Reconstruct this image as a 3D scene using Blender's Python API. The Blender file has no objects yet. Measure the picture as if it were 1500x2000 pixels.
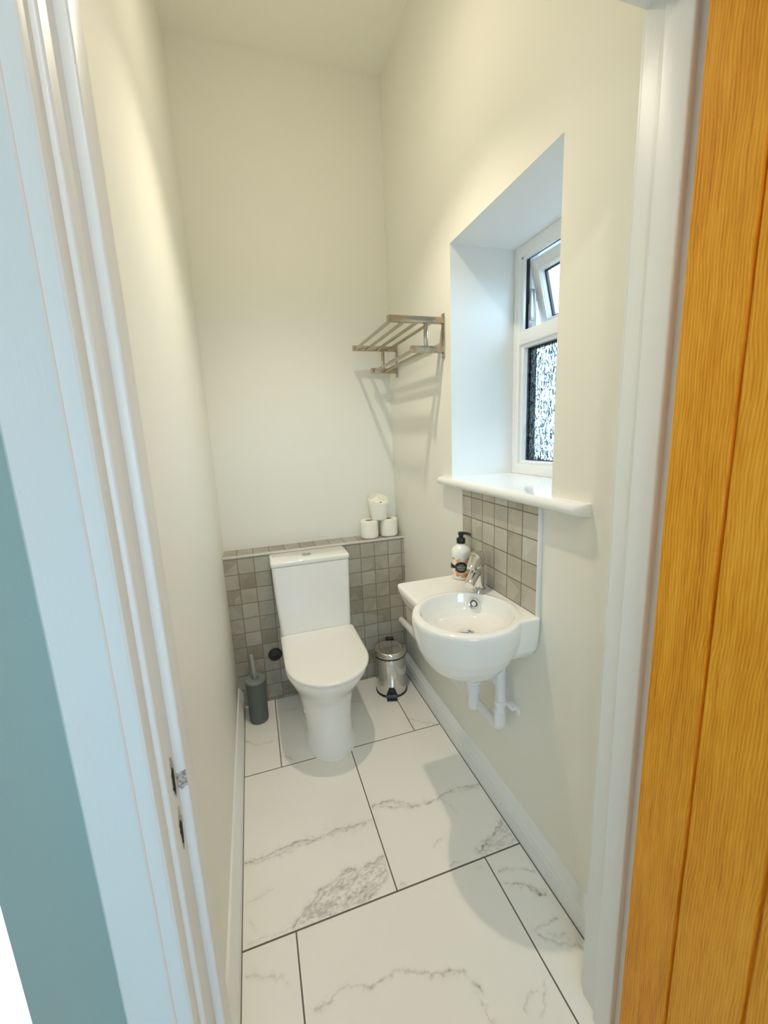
import bpy, bmesh, math, random
import numpy as np
from mathutils import Vector, Matrix
random.seed(7)
rng = np.random.RandomState(11)
S = bpy.context.scene
C = S.collection
PI = math.pi

# ------------------------------------------------------------------ camera
cam_d = bpy.data.cameras.new('camera'); cam = bpy.data.objects.new('camera', cam_d); C.objects.link(cam)
cam_d.sensor_fit = 'HORIZONTAL'; cam_d.sensor_width = 36.0; cam_d.lens = 802.75/1500*36.0
cam_d.clip_start = 0.02
RC = [[0.95057618, -0.30765341, -0.04188430], [-0.09744500, -0.16752194, -0.98104071], [0.29480398, 0.93663535, -0.18922166]]
right, down, fwd = [Vector(v) for v in RC]
mw = Matrix((right, -down, -fwd)).transposed().to_4x4(); mw.translation = (0, 0, 1.35)
cam.matrix_world = mw
S.camera = cam

# ------------------------------------------------------------------ view
S.view_settings.view_transform = 'Standard'; S.view_settings.look = 'None'
S.view_settings.gamma = 1.0; S.view_settings.use_curve_mapping = False
S.view_settings.exposure = 0.54
S.cycles.use_denoising = True
S.cycles.max_bounces = 14; S.cycles.diffuse_bounces = 8; S.cycles.transparent_max_bounces = 12
S.cycles.caustics_reflective = False; S.cycles.caustics_refractive = False
S.cycles.sample_clamp_indirect = 6.0

# ------------------------------------------------------------------ sky and lamps
SKY = 6.5
w = bpy.data.worlds.new('sky'); S.world = w; w.use_nodes = True
nt = w.node_tree; nt.nodes.clear()
tc = nt.nodes.new('ShaderNodeTexCoord'); sp = nt.nodes.new('ShaderNodeSeparateXYZ')
rmp = nt.nodes.new('ShaderNodeValToRGB'); bg = nt.nodes.new('ShaderNodeBackground'); wo = nt.nodes.new('ShaderNodeOutputWorld')
mr = nt.nodes.new('ShaderNodeMapRange'); mr.inputs[1].default_value = -1; mr.inputs[2].default_value = 1
nt.links.new(tc.outputs['Generated'], sp.inputs[0]); nt.links.new(sp.outputs[2], mr.inputs[0]); nt.links.new(mr.outputs[0], rmp.inputs[0])
rmp.color_ramp.elements[0].position = 0.0; rmp.color_ramp.elements[0].color = (.05, .055, .055, 1)
rmp.color_ramp.elements[1].position = 1.0; rmp.color_ramp.elements[1].color = (.50, .74, 1.0, 1)
e = rmp.color_ramp.elements.new(.44); e.color = (.07, .08, .085, 1)
e = rmp.color_ramp.elements.new(.50); e.color = (.50, .77, 1.0, 1)
nt.links.new(rmp.outputs[0], bg.inputs[0]); bg.inputs[1].default_value = SKY; nt.links.new(bg.outputs[0], wo.inputs[0])

def area(name, loc, rot, sx, sy, power, col, shape='RECTANGLE', portal=False):
    d = bpy.data.lights.new(name, 'AREA'); d.shape = shape; d.size = sx
    if shape in ('RECTANGLE', 'ELLIPSE'): d.size_y = sy
    d.energy = power; d.color = col
    if portal: d.cycles.is_portal = True
    o = bpy.data.objects.new(name, d); C.objects.link(o); o.location = loc; o.rotation_euler = rot
    return o
# the small room's own lamp: the spotlight of the pendant whose fitting is built further down
LP = Vector((.27, 1.27, 2.472))
ld = bpy.data.lights.new('pendant_lamp', 'SPOT'); ld.energy = 25.5; ld.color = (1.0, .885, .70); ld.spot_size = math.radians(120); ld.spot_blend = 1.0; ld.shadow_soft_size = .018
lo = bpy.data.objects.new('pendant_lamp', ld); C.objects.link(lo); lo.location = LP
lg = bpy.data.lights.new('pendant_fill', 'POINT'); lg.energy = 2.7; lg.color = (1.0, .885, .69); lg.shadow_soft_size = .02  # added point fill at the pendant, brightens the upper walls
lo = bpy.data.objects.new('pendant_fill', lg); C.objects.link(lo); lo.location = LP
# added warm fill just under the hall ceiling, brightens the oak door
area('hall_fill', (.05, -.25, 2.385), (0, 0, 0), .09, .09, 4, (1.0, .93, .82), 'DISK')
# sky portals: window, patio, and a rear hall opening added to light the frame
area('window_portal', (1.20, 1.17, 1.585), (0, PI/2, 0), .85, .58, 1, (1, 1, 1), portal=True)
area('patio_portal', (-1.72, 1.45, 1.07), (0, -PI/2, 0), 2.1, 1.0, 1, (1, 1, 1), portal=True)
area('rear_opening_portal', (-.05, -1.45, 1.5), (PI/2, 0, PI), .7, .9, 1, (1, 1, 1), portal=True)
sd = bpy.data.lights.new('sun', 'SUN'); sd.energy = 5.0; sd.angle = math.radians(.6); sd.color = (1, .96, .9)
so = bpy.data.objects.new('sun', sd); C.objects.link(so)
so.rotation_euler = Vector((1, -.25, -1.25)).to_track_quat('-Z', 'Y').to_euler()

# ------------------------------------------------------------------ materials
def mat(name, col, rough=.5, metal=0.0, spec=.5, coat=0.0):
    m = bpy.data.materials.new(name); m.use_nodes = True
    b = m.node_tree.nodes['Principled BSDF']
    b.inputs['Base Color'].default_value = (*col, 1); b.inputs['Roughness'].default_value = rough
    b.inputs['Metallic'].default_value = metal; b.inputs['Specular IOR Level'].default_value = spec
    b.inputs['Coat Weight'].default_value = coat; b.inputs['Coat Roughness'].default_value = .04
    return m
def N(m, t, **kw):
    n = m.node_tree.nodes.new(t)
    for k, v in kw.items(): setattr(n, k, v)
    return n
def LK(m, a, b): m.node_tree.links.new(a, b)
def MA(m, op, a, b=None, c=None):
    n = N(m, 'ShaderNodeMath', operation=op)
    for i, v in enumerate((a, b, c)):
        if v is None: continue
        if isinstance(v, (int, float)): n.inputs[i].default_value = v
        else: LK(m, v, n.inputs[i])
    return n.outputs[0]
def bsdf(m): return m.node_tree.nodes['Principled BSDF']
def coords(m):
    t = N(m, 'ShaderNodeTexCoord'); s = N(m, 'ShaderNodeSeparateXYZ'); LK(m, t.outputs['Object'], s.inputs[0])
    return t.outputs['Object'], s.outputs
def noise(m, vec, scale, detail=3, rough=.5, mapscale=None):
    n = N(m, 'ShaderNodeTexNoise'); n.inputs['Scale'].default_value = scale; n.inputs['Detail'].default_value = detail
    n.inputs['Roughness'].default_value = rough
    if mapscale:
        mp = N(m, 'ShaderNodeMapping'); mp.inputs['Scale'].default_value = mapscale; LK(m, vec, mp.inputs[0]); vec = mp.outputs[0]
    LK(m, vec, n.inputs['Vector']); return n.outputs['Fac']
def bump(m, h, strength, dist=.001):
    b = N(m, 'ShaderNodeBump'); b.inputs['Strength'].default_value = strength; b.inputs['Distance'].default_value = dist
    LK(m, h, b.inputs['Height']); LK(m, b.outputs[0], bsdf(m).inputs['Normal'])
def ramp(m, fac, stops):
    r = N(m, 'ShaderNodeValToRGB'); els = r.color_ramp.elements
    els[0].position, els[0].color = stops[0][0], (*stops[0][1], 1)
    els[1].position, els[1].color = stops[-1][0], (*stops[-1][1], 1)
    for p, c in stops[1:-1]: els.new(p).color = (*c, 1)
    LK(m, fac, r.inputs[0]); return r.outputs[0]
def mixc(m, fac, a, b):
    n = N(m, 'ShaderNodeMix', data_type='RGBA')
    if isinstance(fac, (int, float)): n.inputs[0].default_value = fac
    else: LK(m, fac, n.inputs[0])
    for i, v in ((6, a), (7, b)):
        if isinstance(v, tuple): n.inputs[i].default_value = (*v, 1)
        else: LK(m, v, n.inputs[i])
    return n.outputs[2]

def paint(name, col, rough, grain=.25):
    m = mat(name, col, rough); v, _ = coords(m)
    bump(m, noise(m, v, 420, 3), grain, .0006); return m
WALL = paint('cream_wall_paint', (.845, .838, .775), .48)
CEIL = paint('cream_ceiling_paint', (.88, .87, .79), .7, .35)
REVEAL = paint('white_reveal_paint', (.84, .86, .86), .5)
TRIM = mat('white_satin_woodwork', (.83, .85, .86), .4); v_, _ = coords(TRIM); bump(TRIM, noise(TRIM, v_, 300, 3, .5, (1, 1, .12)), .3, .0005)
UPVC = mat('white_window_plastic', (.87, .88, .88), .22)
CERAM = mat('white_glazed_ceramic', (.88, .875, .855), .07, coat=.3)
SEATM = mat('white_seat_plastic', (.88, .865, .83), .14)
CHROME = mat('polished_chrome', (.82, .82, .83), .06, 1.0)
BRUSHED = mat('brushed_nickel', (.46, .39, .30), .16, 1.0)
STEEL = mat('polished_bin_steel', (.72, .71, .68), .09, 1.0)
BLACKP = mat('black_plastic', (.012, .012, .014), .3)
RUBBER = mat('black_gasket_rubber', (.03, .032, .035), .45)
PIPE = mat('white_pipe_plastic', (.84, .85, .88), .28)
PAPER = mat('toilet_paper', (.90, .88, .80), .9); v_, _ = coords(PAPER); bump(PAPER, noise(PAPER, v_, 350, 2), .5, .001)
CARD = mat('grey_card_core', (.16, .13, .10), .9)
OUTER = mat('grey_outer_render', (.13, .135, .13), .85); v_, _ = coords(OUTER); bump(OUTER, noise(OUTER, v_, 90, 4), .8, .004)
SAGE = mat('grey_green_plastic', (.125, .145, .135), .5)
SAGE2 = mat('pale_grey_green_plastic', (.22, .25, .235), .45)
HANDLE = mat('pale_grey_handle_plastic', (.30, .34, .36), .35)
HALLW = paint('hall_wall_paint', (.36, .45, .425), .6)
HALLF = mat('hall_pale_floor', (.82, .80, .76), .4)
SEAL = mat('white_sealant', (.85, .85, .82), .35)
HOLE_SHADE = mat('painted_hole_shade', (.01, .01, .01), .8)
CHIP = mat('chipped_bare_wood', (.42, .40, .36), .8); v_, _ = coords(CHIP)
LK(CHIP, ramp(CHIP, noise(CHIP, v_, 260, 3), [(.35, (.25, .24, .22)), (.6, (.62, .60, .55))]), bsdf(CHIP).inputs['Base Color'])

def ribbed():
    m = SAGE; v, s = coords(m)
    a = MA(m, 'SINE', MA(m, 'MULTIPLY', MA(m, 'ADD', MA(m, 'MULTIPLY', MA(m, 'ARCTAN2', s[1], s[0]), .045), s[2]), 900))
    b = MA(m, 'SINE', MA(m, 'MULTIPLY', MA(m, 'SUBTRACT', MA(m, 'MULTIPLY', MA(m, 'ARCTAN2', s[1], s[0]), .045), s[2]), 900))
    bump(m, MA(m, 'MULTIPLY', a, b), .5, .0012)
ribbed()

def mosaic(name, au, ou, av, ov, pitch, pv=None, k=1.0):
    pv = pv or pitch
    m = mat(name, (.5, .5, .45), .38); v, s = coords(m)
    u = MA(m, 'DIVIDE', MA(m, 'SUBTRACT', s[au], ou), pitch); q = MA(m, 'DIVIDE', MA(m, 'SUBTRACT', s[av], ov), pv)
    fu, fq = MA(m, 'FLOOR', u), MA(m, 'FLOOR', q)
    cb = N(m, 'ShaderNodeCombineXYZ'); LK(m, fu, cb.inputs[0]); LK(m, fq, cb.inputs[1])
    wn = N(m, 'ShaderNodeTexWhiteNoise', noise_dimensions='3D'); LK(m, cb.outputs[0], wn.inputs['Vector'])
    # each tile shows its own piece of stone: offset the noise by the tile's random colour
    ad = N(m, 'ShaderNodeVectorMath', operation='MULTIPLY_ADD'); LK(m, wn.outputs['Color'], ad.inputs[0]); ad.inputs[1].default_value = (7, 7, 7); LK(m, v, ad.inputs[2])
    n1 = noise(m, ad.outputs[0], 9, 5, .62); n2 = noise(m, ad.outputs[0], 38, 5, .7)
    vor = N(m, 'ShaderNodeTexVoronoi'); vor.inputs['Scale'].default_value = 10; LK(m, ad.outputs[0], vor.inputs['Vector'])
    pc = N(m, 'ShaderNodeSeparateColor'); LK(m, vor.outputs['Color'], pc.inputs[0])
    t = MA(m, 'ADD', MA(m, 'MULTIPLY', wn.outputs['Value'], .30), MA(m, 'ADD', MA(m, 'MULTIPLY', n1, .45), MA(m, 'ADD', MA(m, 'MULTIPLY', n2, .25), MA(m, 'MULTIPLY', pc.outputs[0], .22))))
    col = ramp(m, t, [(p_, tuple(c_*k for c_ in q_)) for p_, q_ in [(.28, (.32, .28, .205)), (.48, (.43, .39, .305)), (.66, (.53, .50, .42)), (.9, (.62, .60, .54))]])
    g = .022
    fru, frq = MA(m, 'SUBTRACT', u, fu), MA(m, 'SUBTRACT', q, fq)
    du = MA(m, 'MINIMUM', fru, MA(m, 'SUBTRACT', 1, fru)); dq = MA(m, 'MINIMUM', frq, MA(m, 'SUBTRACT', 1, frq))
    d = MA(m, 'MINIMUM', du, dq)
    gm = N(m, 'ShaderNodeMapRange'); gm.inputs[1].default_value = g*.6; gm.inputs[2].default_value = g*1.5; LK(m, d, gm.inputs[0])
    LK(m, mixc(m, gm.outputs[0], (.20, .18, .135), col), bsdf(m).inputs['Base Color'])
    LK(m, MA(m, 'SUBTRACT', .75, MA(m, 'MULTIPLY', gm.outputs[0], .4)), bsdf(m).inputs['Roughness'])
    bump(m, MA(m, 'ADD', gm.outputs[0], MA(m, 'MULTIPLY', n2, .25)), .6, .0012)
    return m
MOS_F = mosaic('stone_mosaic_front', 0, -.113, 2, .0165, .0765, k=.74)
MOS_T = mosaic('stone_mosaic_ledge', 0, -.113, 1, 2.03, .0765, .16, k=.74)
MOS_S = mosaic('stone_mosaic_splashback', 1, .9205, 2, 1.110-.0735*6, .0735)

# oak
OAK = mat('golden_oak_veneer', (.5, .25, .05), .5, spec=.3); v_, s_ = coords(OAK)
n1 = noise(OAK, v_, 6, 4, .6, (3, 3, .35)); n2 = noise(OAK, v_, 26, 4, .65, (6, 6, .28)); n3 = noise(OAK, v_, 120, 3, .75, (5, 5, .20))
wob = MA(OAK, 'ADD', MA(OAK, 'MULTIPLY', s_[1], 1500), MA(OAK, 'ADD', MA(OAK, 'MULTIPLY', noise(OAK, v_, 3, 3, .5, (2, 2, 1)), 55), MA(OAK, 'MULTIPLY', noise(OAK, v_, 26, 3, .6, (1, 1, .5)), 6)))
ridge = MA(OAK, 'MULTIPLY', MA(OAK, 'ADD', MA(OAK, 'SINE', wob), 1), .5)
t_ = MA(OAK, 'ADD', MA(OAK, 'MULTIPLY', n1, .34), MA(OAK, 'ADD', MA(OAK, 'MULTIPLY', n2, .36), MA(OAK, 'ADD', MA(OAK, 'MULTIPLY', n3, .30), MA(OAK, 'MULTIPLY', ridge, .10))))
LK(OAK, ramp(OAK, t_, [(.37, (.42, .125, .002)), (.47, (.70, .25, .008)), (.60, (.86, .37, .022)), (.78, (.95, .50, .07))]), bsdf(OAK).inputs['Base Color'])
bump(OAK, n3, .25, .0004)

# panes
def pane_mat(name, obscure):
    m = bpy.data.materials.new(name); m.use_nodes = True; t = m.node_tree; t.nodes.clear()
    out = t.nodes.new('ShaderNodeOutputMaterial'); mx = t.nodes.new('ShaderNodeMixShader'); tr = t.nodes.new('ShaderNodeBsdfTransparent')
    gl = t.nodes.new('ShaderNodeBsdfGlossy'); mx.inputs[0].default_value = .07
    t.links.new(tr.outputs[0], mx.inputs[1]); t.links.new(gl.outputs[0], mx.inputs[2]); t.links.new(mx.outputs[0], out.inputs[0])
    gl.inputs['Roughness'].default_value = .02
    if obscure:      # bark-like relief: the ribs let less light through than the clear cells between them
        c = t.nodes.new('ShaderNodeTexCoord'); mp = t.nodes.new('ShaderNodeMapping'); mp.inputs['Scale'].default_value = (1, 1, .42)
        n = t.nodes.new('ShaderNodeTexNoise'); n.inputs['Scale'].default_value = 165; n.inputs['Detail'].default_value = 2.2; n.inputs['Distortion'].default_value = .8
        t.links.new(c.outputs['Object'], mp.inputs[0]); t.links.new(mp.outputs[0], n.inputs['Vector'])
        r = t.nodes.new('ShaderNodeValToRGB'); t.links.new(n.outputs['Fac'], r.inputs[0]); r.color_ramp.elements[0].position = .40; r.color_ramp.elements[0].color = (.045, .053, .058, 1)
        r.color_ramp.elements[1].position = .51; r.color_ramp.elements[1].color = (.9, .95, .95, 1); e = r.color_ramp.elements.new(.46); e.color = (.16, .18, .185, 1)
        t.links.new(r.outputs[0], tr.inputs[0])
        bp = t.nodes.new('ShaderNodeBump'); bp.inputs['Strength'].default_value = .6; bp.inputs['Distance'].default_value = .004
        t.links.new(n.outputs['Fac'], bp.inputs['Height']); t.links.new(bp.outputs[0], gl.inputs['Normal'])
    return m
GLASS_OB = pane_mat('obscured_glass', True); GLASS = pane_mat('clear_glass', False)

# ------------------------------------------------------------------ mesh helpers
def box(bm, x0, x1, y0, y1, z0, z1, bev=0.0, seg=2, mi=0):
    r = bmesh.ops.create_cube(bm, size=1.0); vs = r['verts']
    for v in vs:
        v.co = Vector(((x0+x1)/2+v.co.x*(x1-x0), (y0+y1)/2+v.co.y*(y1-y0), (z0+z1)/2+v.co.z*(z1-z0)))
    fs = {f for v in vs for f in v.link_faces}
    for f in fs: f.material_index = mi
    if bev > 0:
        es = list({e for v in vs for e in v.link_edges})
        bmesh.ops.bevel(bm, geom=es, offset=bev, segments=seg, profile=.5, affect='EDGES', clamp_overlap=True)
def loft(bm, rings, cap=True, closed=True):
    R = [[bm.verts.new(p) for p in r] for r in rings]; n = len(R[0])
    for a, b in zip(R, R[1:]):
        for i in range(n if closed else n-1):
            j = (i+1) % n
            bm.faces.new((a[i], a[j], b[j], b[i]))
    if cap:
        bm.faces.new(list(reversed(R[0]))); bm.faces.new(R[-1])
    return R
def lathe(bm, prof, cx=0, cy=0, cz=0, seg=48, M=None, cap=True):
    rings = []
    for r, z in prof:
        rg = []
        for i in range(seg):
            a = 2*PI*i/seg; p = Vector((r*math.cos(a), r*math.sin(a), z))
            if M is not None: p = M @ p
            rg.append(p + Vector((cx, cy, cz)))
        rings.append(rg)
    loft(bm, rings, cap)
def tube(bm, pts, rad, seg=20, cap=True):
    pts = [Vector(p) for p in pts]; n = len(pts)
    rads = rad if isinstance(rad, (list, tuple)) else [rad]*n
    rings = []; up = None
    for i, p in enumerate(pts):
        t = (pts[min(i+1, n-1)]-pts[max(i-1, 0)]).normalized()
        if up is None: up = t.orthogonal().normalized()
        else: up = (up - t*up.dot(t)).normalized()
        sd_ = t.cross(up)
        rings.append([p+(up*math.cos(2*PI*k/seg)+sd_*math.sin(2*PI*k/seg))*rads[i] for k in range(seg)])
    loft(bm, rings, cap)
def fillet(pts, r, n=8):
    pts = [Vector(p) for p in pts]; out = [pts[0]]
    for i in range(1, len(pts)-1):
        a, b, c = pts[i-1], pts[i], pts[i+1]; u = (a-b); v = (c-b)
        rr = min(r, u.length*.49, v.length*.49); p0 = b+u.normalized()*rr; p1 = b+v.normalized()*rr
        for k in range(n+1):
            t = k/n; out.append(p0*(1-t)**2+b*2*t*(1-t)+p1*t*t)
    out.append(pts[-1]); return out
def finish(bm, name, m, parent=None, angle=35, local=False, kind=None):
    bmesh.ops.remove_doubles(bm, verts=bm.verts, dist=1e-6)
    bmesh.ops.recalc_face_normals(bm, faces=bm.faces)
    me = bpy.data.meshes.new(name); bm.to_mesh(me); bm.free()
    return link(name, me, m, parent, angle, local, kind)
def link(name, me, m, parent=None, angle=35, local=False, kind=None):
    me.name = name
    for mm in (m if isinstance(m, (list, tuple)) else [m]): me.materials.append(mm)
    if angle: me.shade_smooth(); me.set_sharp_from_angle(angle=math.radians(angle))
    o = bpy.data.objects.new(name, me); C.objects.link(o)
    if parent is not None:
        o.parent = parent
        if not local:
            L = Vector((0, 0, 0)); p = parent
            while p is not None: L += p.location; p = p.parent
            o.location = -L
    if kind: o['kind'] = kind
    return o
def thing(name, label, cat, loc=(0, 0, 0), group=None):
    o = bpy.data.objects.new(name, None); C.objects.link(o); o.location = loc; o.empty_display_size = .05
    o['label'] = label; o['category'] = cat
    if group: o['group'] = group
    return o
def struct_empty(name, loc=(0, 0, 0)):
    o = bpy.data.objects.new(name, None); C.objects.link(o); o.location = loc; o.empty_display_size = .05; o['kind'] = 'structure'; return o
def B(): return bmesh.new()
def baked(o_parts, name, mods, m, parent, angle=60, local=False):
    """mesh with modifiers evaluated to a plain mesh"""
    bm = o_parts; me = bpy.data.meshes.new(name); bm.to_mesh(me); bm.free()
    o = bpy.data.objects.new(name+'_tmp', me); C.objects.link(o)
    for t, kw in mods:
        md = o.modifiers.new(t, t)
        for k, v in kw.items(): setattr(md, k, v)
    dg = bpy.context.evaluated_depsgraph_get(); dg.update()
    me2 = bpy.data.meshes.new_from_object(o.evaluated_get(dg)); bpy.data.objects.remove(o)
    me2.materials.clear()
    return link(name, me2, m, parent, angle, local)

# ------------------------------------------------------------------ room shell
XL, XR, YW, YB, ZC = -.176, .745, 2.155, 2.03, 2.985
Y0, Y1 = .457, .589            # door wall, hall face and room face
b = B(); box(b, -.295, XL, Y1, YW, 0, 3.1); finish(b, 'wall_left', WALL, angle=0, kind='structure')
b = B(); box(b, -.295, 1.19, YW, YW+.12, 0, 3.1); finish(b, 'wall_back', WALL, angle=0, kind='structure')
WY0, WY1, WZ0, WZ1 = .888, 1.455, 1.167, 2.0
b = B()
for (xa, xb, mi) in ((XR, 1.085, 0), (1.085, 1.118, 2)):
    box(b, xa, xb, Y1, WY0, 0, 3.1, mi=mi); box(b, xa, xb, WY1, YW, 0, 3.1, mi=mi)
    box(b, xa, xb, WY0, WY1, 0, WZ0-.02, mi=mi); box(b, xa, xb, WY0, WY1, WZ1, 3.1, mi=mi)
for f in b.faces:
    c = f.calc_center_median()
    if f.material_index == 0 and c.x > XR+.01 and WY0-.001 <= c.y <= WY1+.001 and WZ0-.03 <= c.z <= WZ1+.001: f.material_index = 1
    if f.material_index == 0 and c.x > XR+.01 and (abs(c.y-WY0) < 1e-4 or abs(c.y-WY1) < 1e-4): f.material_index = 1
me = bpy.data.meshes.new('wall_right'); b.to_mesh(me); b.free(); link('wall_right', me, [WALL, REVEAL, OUTER], angle=0, kind='structure')
# splash: reveal faces of the full height side boxes are hidden except inside the opening
b = B(); box(b, XL, XR, Y1, YW, ZC, ZC+.1); finish(b, 'ceiling', CEIL, angle=0, kind='structure')
# door wall around the opening
OX0, OX1, OZ = -.126, .636, 1.962      # lining faces
b = B(); box(b, -.295, OX0-.03, Y0, Y1, 0, 3.1); box(b, OX1+.03, 1.30, Y0, Y1, 0, 3.1); box(b, OX0-.03, OX1+.03, Y0, Y1, OZ+.03, 3.1)
me = bpy.data.meshes.new('wall_front'); 
for f in b.faces: f.material_index = 1 if f.calc_center_median().y < Y0+.001 or f.calc_center_median().x < -.29 else 0
b.to_mesh(me); b.free(); link('wall_front', me, [WALL, HALLW], angle=0, kind='structure')
# hall shell behind the camera; its rear opening is added to let sky light in
b = B()
box(b, -1.8, -.40, -1.42, -1.30, 0, 2.4); box(b, .30, 1.42, -1.42, -1.30, 0, 2.4); box(b, -.40, .30, -1.42, -1.30, 0, 1.05); box(b, -.40, .30, -1.42, -1.30, 1.95, 2.4); box(b, 1.30, 1.42, -1.3, Y0+.13, 0, 2.4)
box(b, -1.8, -1.7, -1.3, .95, 0, 2.4); box(b, -1.8, -1.7, 1.95, 2.6, 0, 2.4); box(b, -1.8, -1.7, .95, 1.95, 2.12, 2.4)
box(b, -1.8, -.295, 2.6, 2.72, 0, 2.4)
finish(b, 'wall_hall', HALLW, angle=0, kind='structure')
b = B(); box(b, -1.8, -.295, Y0, 2.72, 2.4, 2.5); box(b, -1.8, 1.42, -1.42, Y0, 2.4, 2.5); finish(b, 'ceiling_hall', CEIL, angle=0, kind='structure')
b = B(); box(b, -1.8, -.295, Y0, 2.7, -.06, -.002); box(b, -1.8, 1.42, -1.42, Y0, -.06, -.002); finish(b, 'floor_hall', HALLF, angle=0, kind='structure')

# ------------------------------------------------------------------ tiled floor with veins
def vnoise(x, y, s, seed):
    r = np.random.RandomState(seed); T = r.rand(64, 64); X, Y = x*s, y*s
    i, j = np.floor(X).astype(int), np.floor(Y).astype(int); fx, fy = X-i, Y-j
    fx, fy = fx*fx*(3-2*fx), fy*fy*(3-2*fy)
    g = lambda a, c: T[a % 64, c % 64]
    return (g(i, j)*(1-fx)+g(i+1, j)*fx)*(1-fy)+(g(i, j+1)*(1-fx)+g(i+1, j+1)*fx)*fy
def fbm(x, y, s, seed, o=4):
    t = 0; a = .5
    for k in range(o): t = t+a*vnoise(x, y, s*2**k, seed+k); a *= .5
    return t
VEINS = [
 (1.0,.0032,[(-.144,1.196),(-.089,1.194),(-.022,1.204),(.015,1.21),(.077,1.198),(.135,1.203),(.175,1.209),(.231,1.2),(.289,1.197)]),
 (.6,.0028,[(-.136,1.188),(-.089,1.182),(-.015,1.187),(.058,1.193),(.123,1.191),(.191,1.196)]),
 (.35,.008,[(-.05,1.196),(.05,1.201),(.15,1.199),(.23,1.199)]),
 (1.1,.0034,[(-.014,.966),(.002,.982),(.05,1.013),(.087,1.035),(.141,1.053),(.177,1.058),(.231,1.056),(.285,1.067)]),
 (.6,.003,[(.026,.952),(.08,.954),(.137,.959),(.203,.958),(.244,.983),(.277,.996),(.286,1.035)]),
 (.5,.0028,[(-.132,.955),(-.096,.965),(-.052,.963),(-.018,.968)]), (.35,.003,[(-.136,1.071),(-.1,1.074),(-.068,1.079)]),
 (.4,.002,[(-.132,1.026),(-.119,.987)]),
 (1.0,.003,[(.301,1.248),(.372,1.255),(.408,1.233),(.44,1.203),(.51,1.189),(.548,1.2),(.597,1.207),(.645,1.209),(.713,1.204)]),
 (.7,.003,[(.324,1.238),(.382,1.221),(.439,1.201)]), (.5,.005,[(.38,1.24),(.42,1.21),(.52,1.192)]), (.35,.002,[(.546,1.195),(.568,1.172),(.581,1.122)]),
 (.45,.006,[(.6,1.2),(.7,1.198)]),
 (1.1,.0034,[(.576,.973),(.625,.994),(.665,1.015),(.715,1.041)]), (.6,.003,[(.582,.966),(.631,.962),(.668,.956),(.716,.965)]),
 (.7,.002,[(.468,.962),(.5,.968)]), (.35,.0025,[(.445,1.035),(.47,1.05),(.5,1.056)]),
 (.6,.0025,[(.609,.898),(.659,.884),(.706,.86)]), (1.0,.0028,[(.6,.863),(.66,.832),(.673,.812),(.697,.793)]), (.5,.003,[(.61,.845),(.65,.842),(.69,.81)]),
 (.8,.0024,[(.609,.74),(.682,.736)]), (1.0,.003,[(.614,.723),(.633,.704),(.663,.687),(.703,.658)]), (.5,.003,[(.64,.715),(.69,.69)]),
 (.8,.0026,[(.014,.771),(.055,.777),(.078,.79),(.112,.789),(.158,.773),(.192,.769),(.224,.778),(.253,.774),(.276,.757),(.321,.738),(.392,.713),(.403,.693),(.405,.67)]),
 (.8,.002,[(.395,.653),(.409,.616)]), (.6,.0018,[(.572,.639),(.552,.619),(.517,.581)]), (.55,.0018,[(.487,.601),(.499,.617),(.524,.629),(.541,.626)]),
 (.5,.0024,[(-.142,.901),(-.108,.892),(-.069,.872),(-.037,.847)]), (.5,.003,[(-.148,1.768),(-.09,1.72),(-.03,1.732)]),
 (.7,.003,[(-.006,1.629),(.052,1.575)]), (.4,.004,[(.59,1.65),(.704,1.556)]), (.5,.003,[(.295,.963),(.321,.962)]), (.4,.003,[(.0,1.613),(.033,1.611),(.076,1.585)]),
 (.4,.002,[(.554,.935),(.574,.919)]), (.4,.004,[(.03,1.93),(.2,1.9),(.4,1.86)])]
PATCH = [(.62, [(-.01,.964),(.002,.982),(.05,1.013),(.087,1.035),(.141,1.053),(.177,1.058),(.231,1.056),(.284,1.066),(.284,1.0),(.244,.985),(.203,.96),(.137,.961),(.08,.956)]),
         (.42, [(.576,.973),(.625,.994),(.665,1.015),(.715,1.041),(.715,.967),(.668,.96),(.631,.964)])]
nx, ny = 354, 596
xs = np.linspace(-.30, .76, nx); ys = np.linspace(.40, 2.185, ny); X, Y = np.meshgrid(xs, ys)
wx = (fbm(X, Y, 26, 3)-.47)*.022+(fbm(X, Y, 90, 33)-.47)*.016; wy = (fbm(X, Y, 26, 9)-.47)*.022+(fbm(X, Y, 90, 39)-.47)*.016
PX, PY = X+wx, Y+wy
V = np.zeros_like(X); md_ = np.clip(.1+1.9*(fbm(X, Y, 34, 5)-.12), 0, 1.4); gr_ = np.clip((fbm(X, Y, 110, 77)-.28)*3, 0, 1.6)
for it, wd, pl_ in VEINS:
    D = np.full_like(X, 9.)
    for (ax, ay), (bx, by) in zip(pl_, pl_[1:]):
        dx, dy = bx-ax, by-ay; t = np.clip(((PX-ax)*dx+(PY-ay)*dy)/(dx*dx+dy*dy), 0, 1)
        D = np.minimum(D, np.hypot(PX-ax-t*dx, PY-ay-t*dy))
    V = np.maximum(V, it*(.50*np.exp(-(D/(wd*.75))**2)+.26*np.exp(-(D/(wd*3.2))**2)*gr_)*md_)
for it, pg in PATCH:
    ins = np.zeros(X.shape, bool); n = len(pg)
    for k in range(n):
        (ax, ay), (bx, by) = pg[k], pg[(k+1) % n]
        cnd = ((ay > PY) != (by > PY)) & (PX < (bx-ax)*(PY-ay)/(by-ay+1e-12)+ax); ins ^= cnd
    st = fbm(X*.6+Y*1.2, Y*2.2-X*.8, 40, 17, 4)
    V = np.maximum(V, ins*it*np.clip(.40+(st-.47)*1.5+(fbm(X*.8+Y, Y*1.6-X*.5, 120, 27, 3)-.44)*1.8, .04, 1.1))
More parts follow.
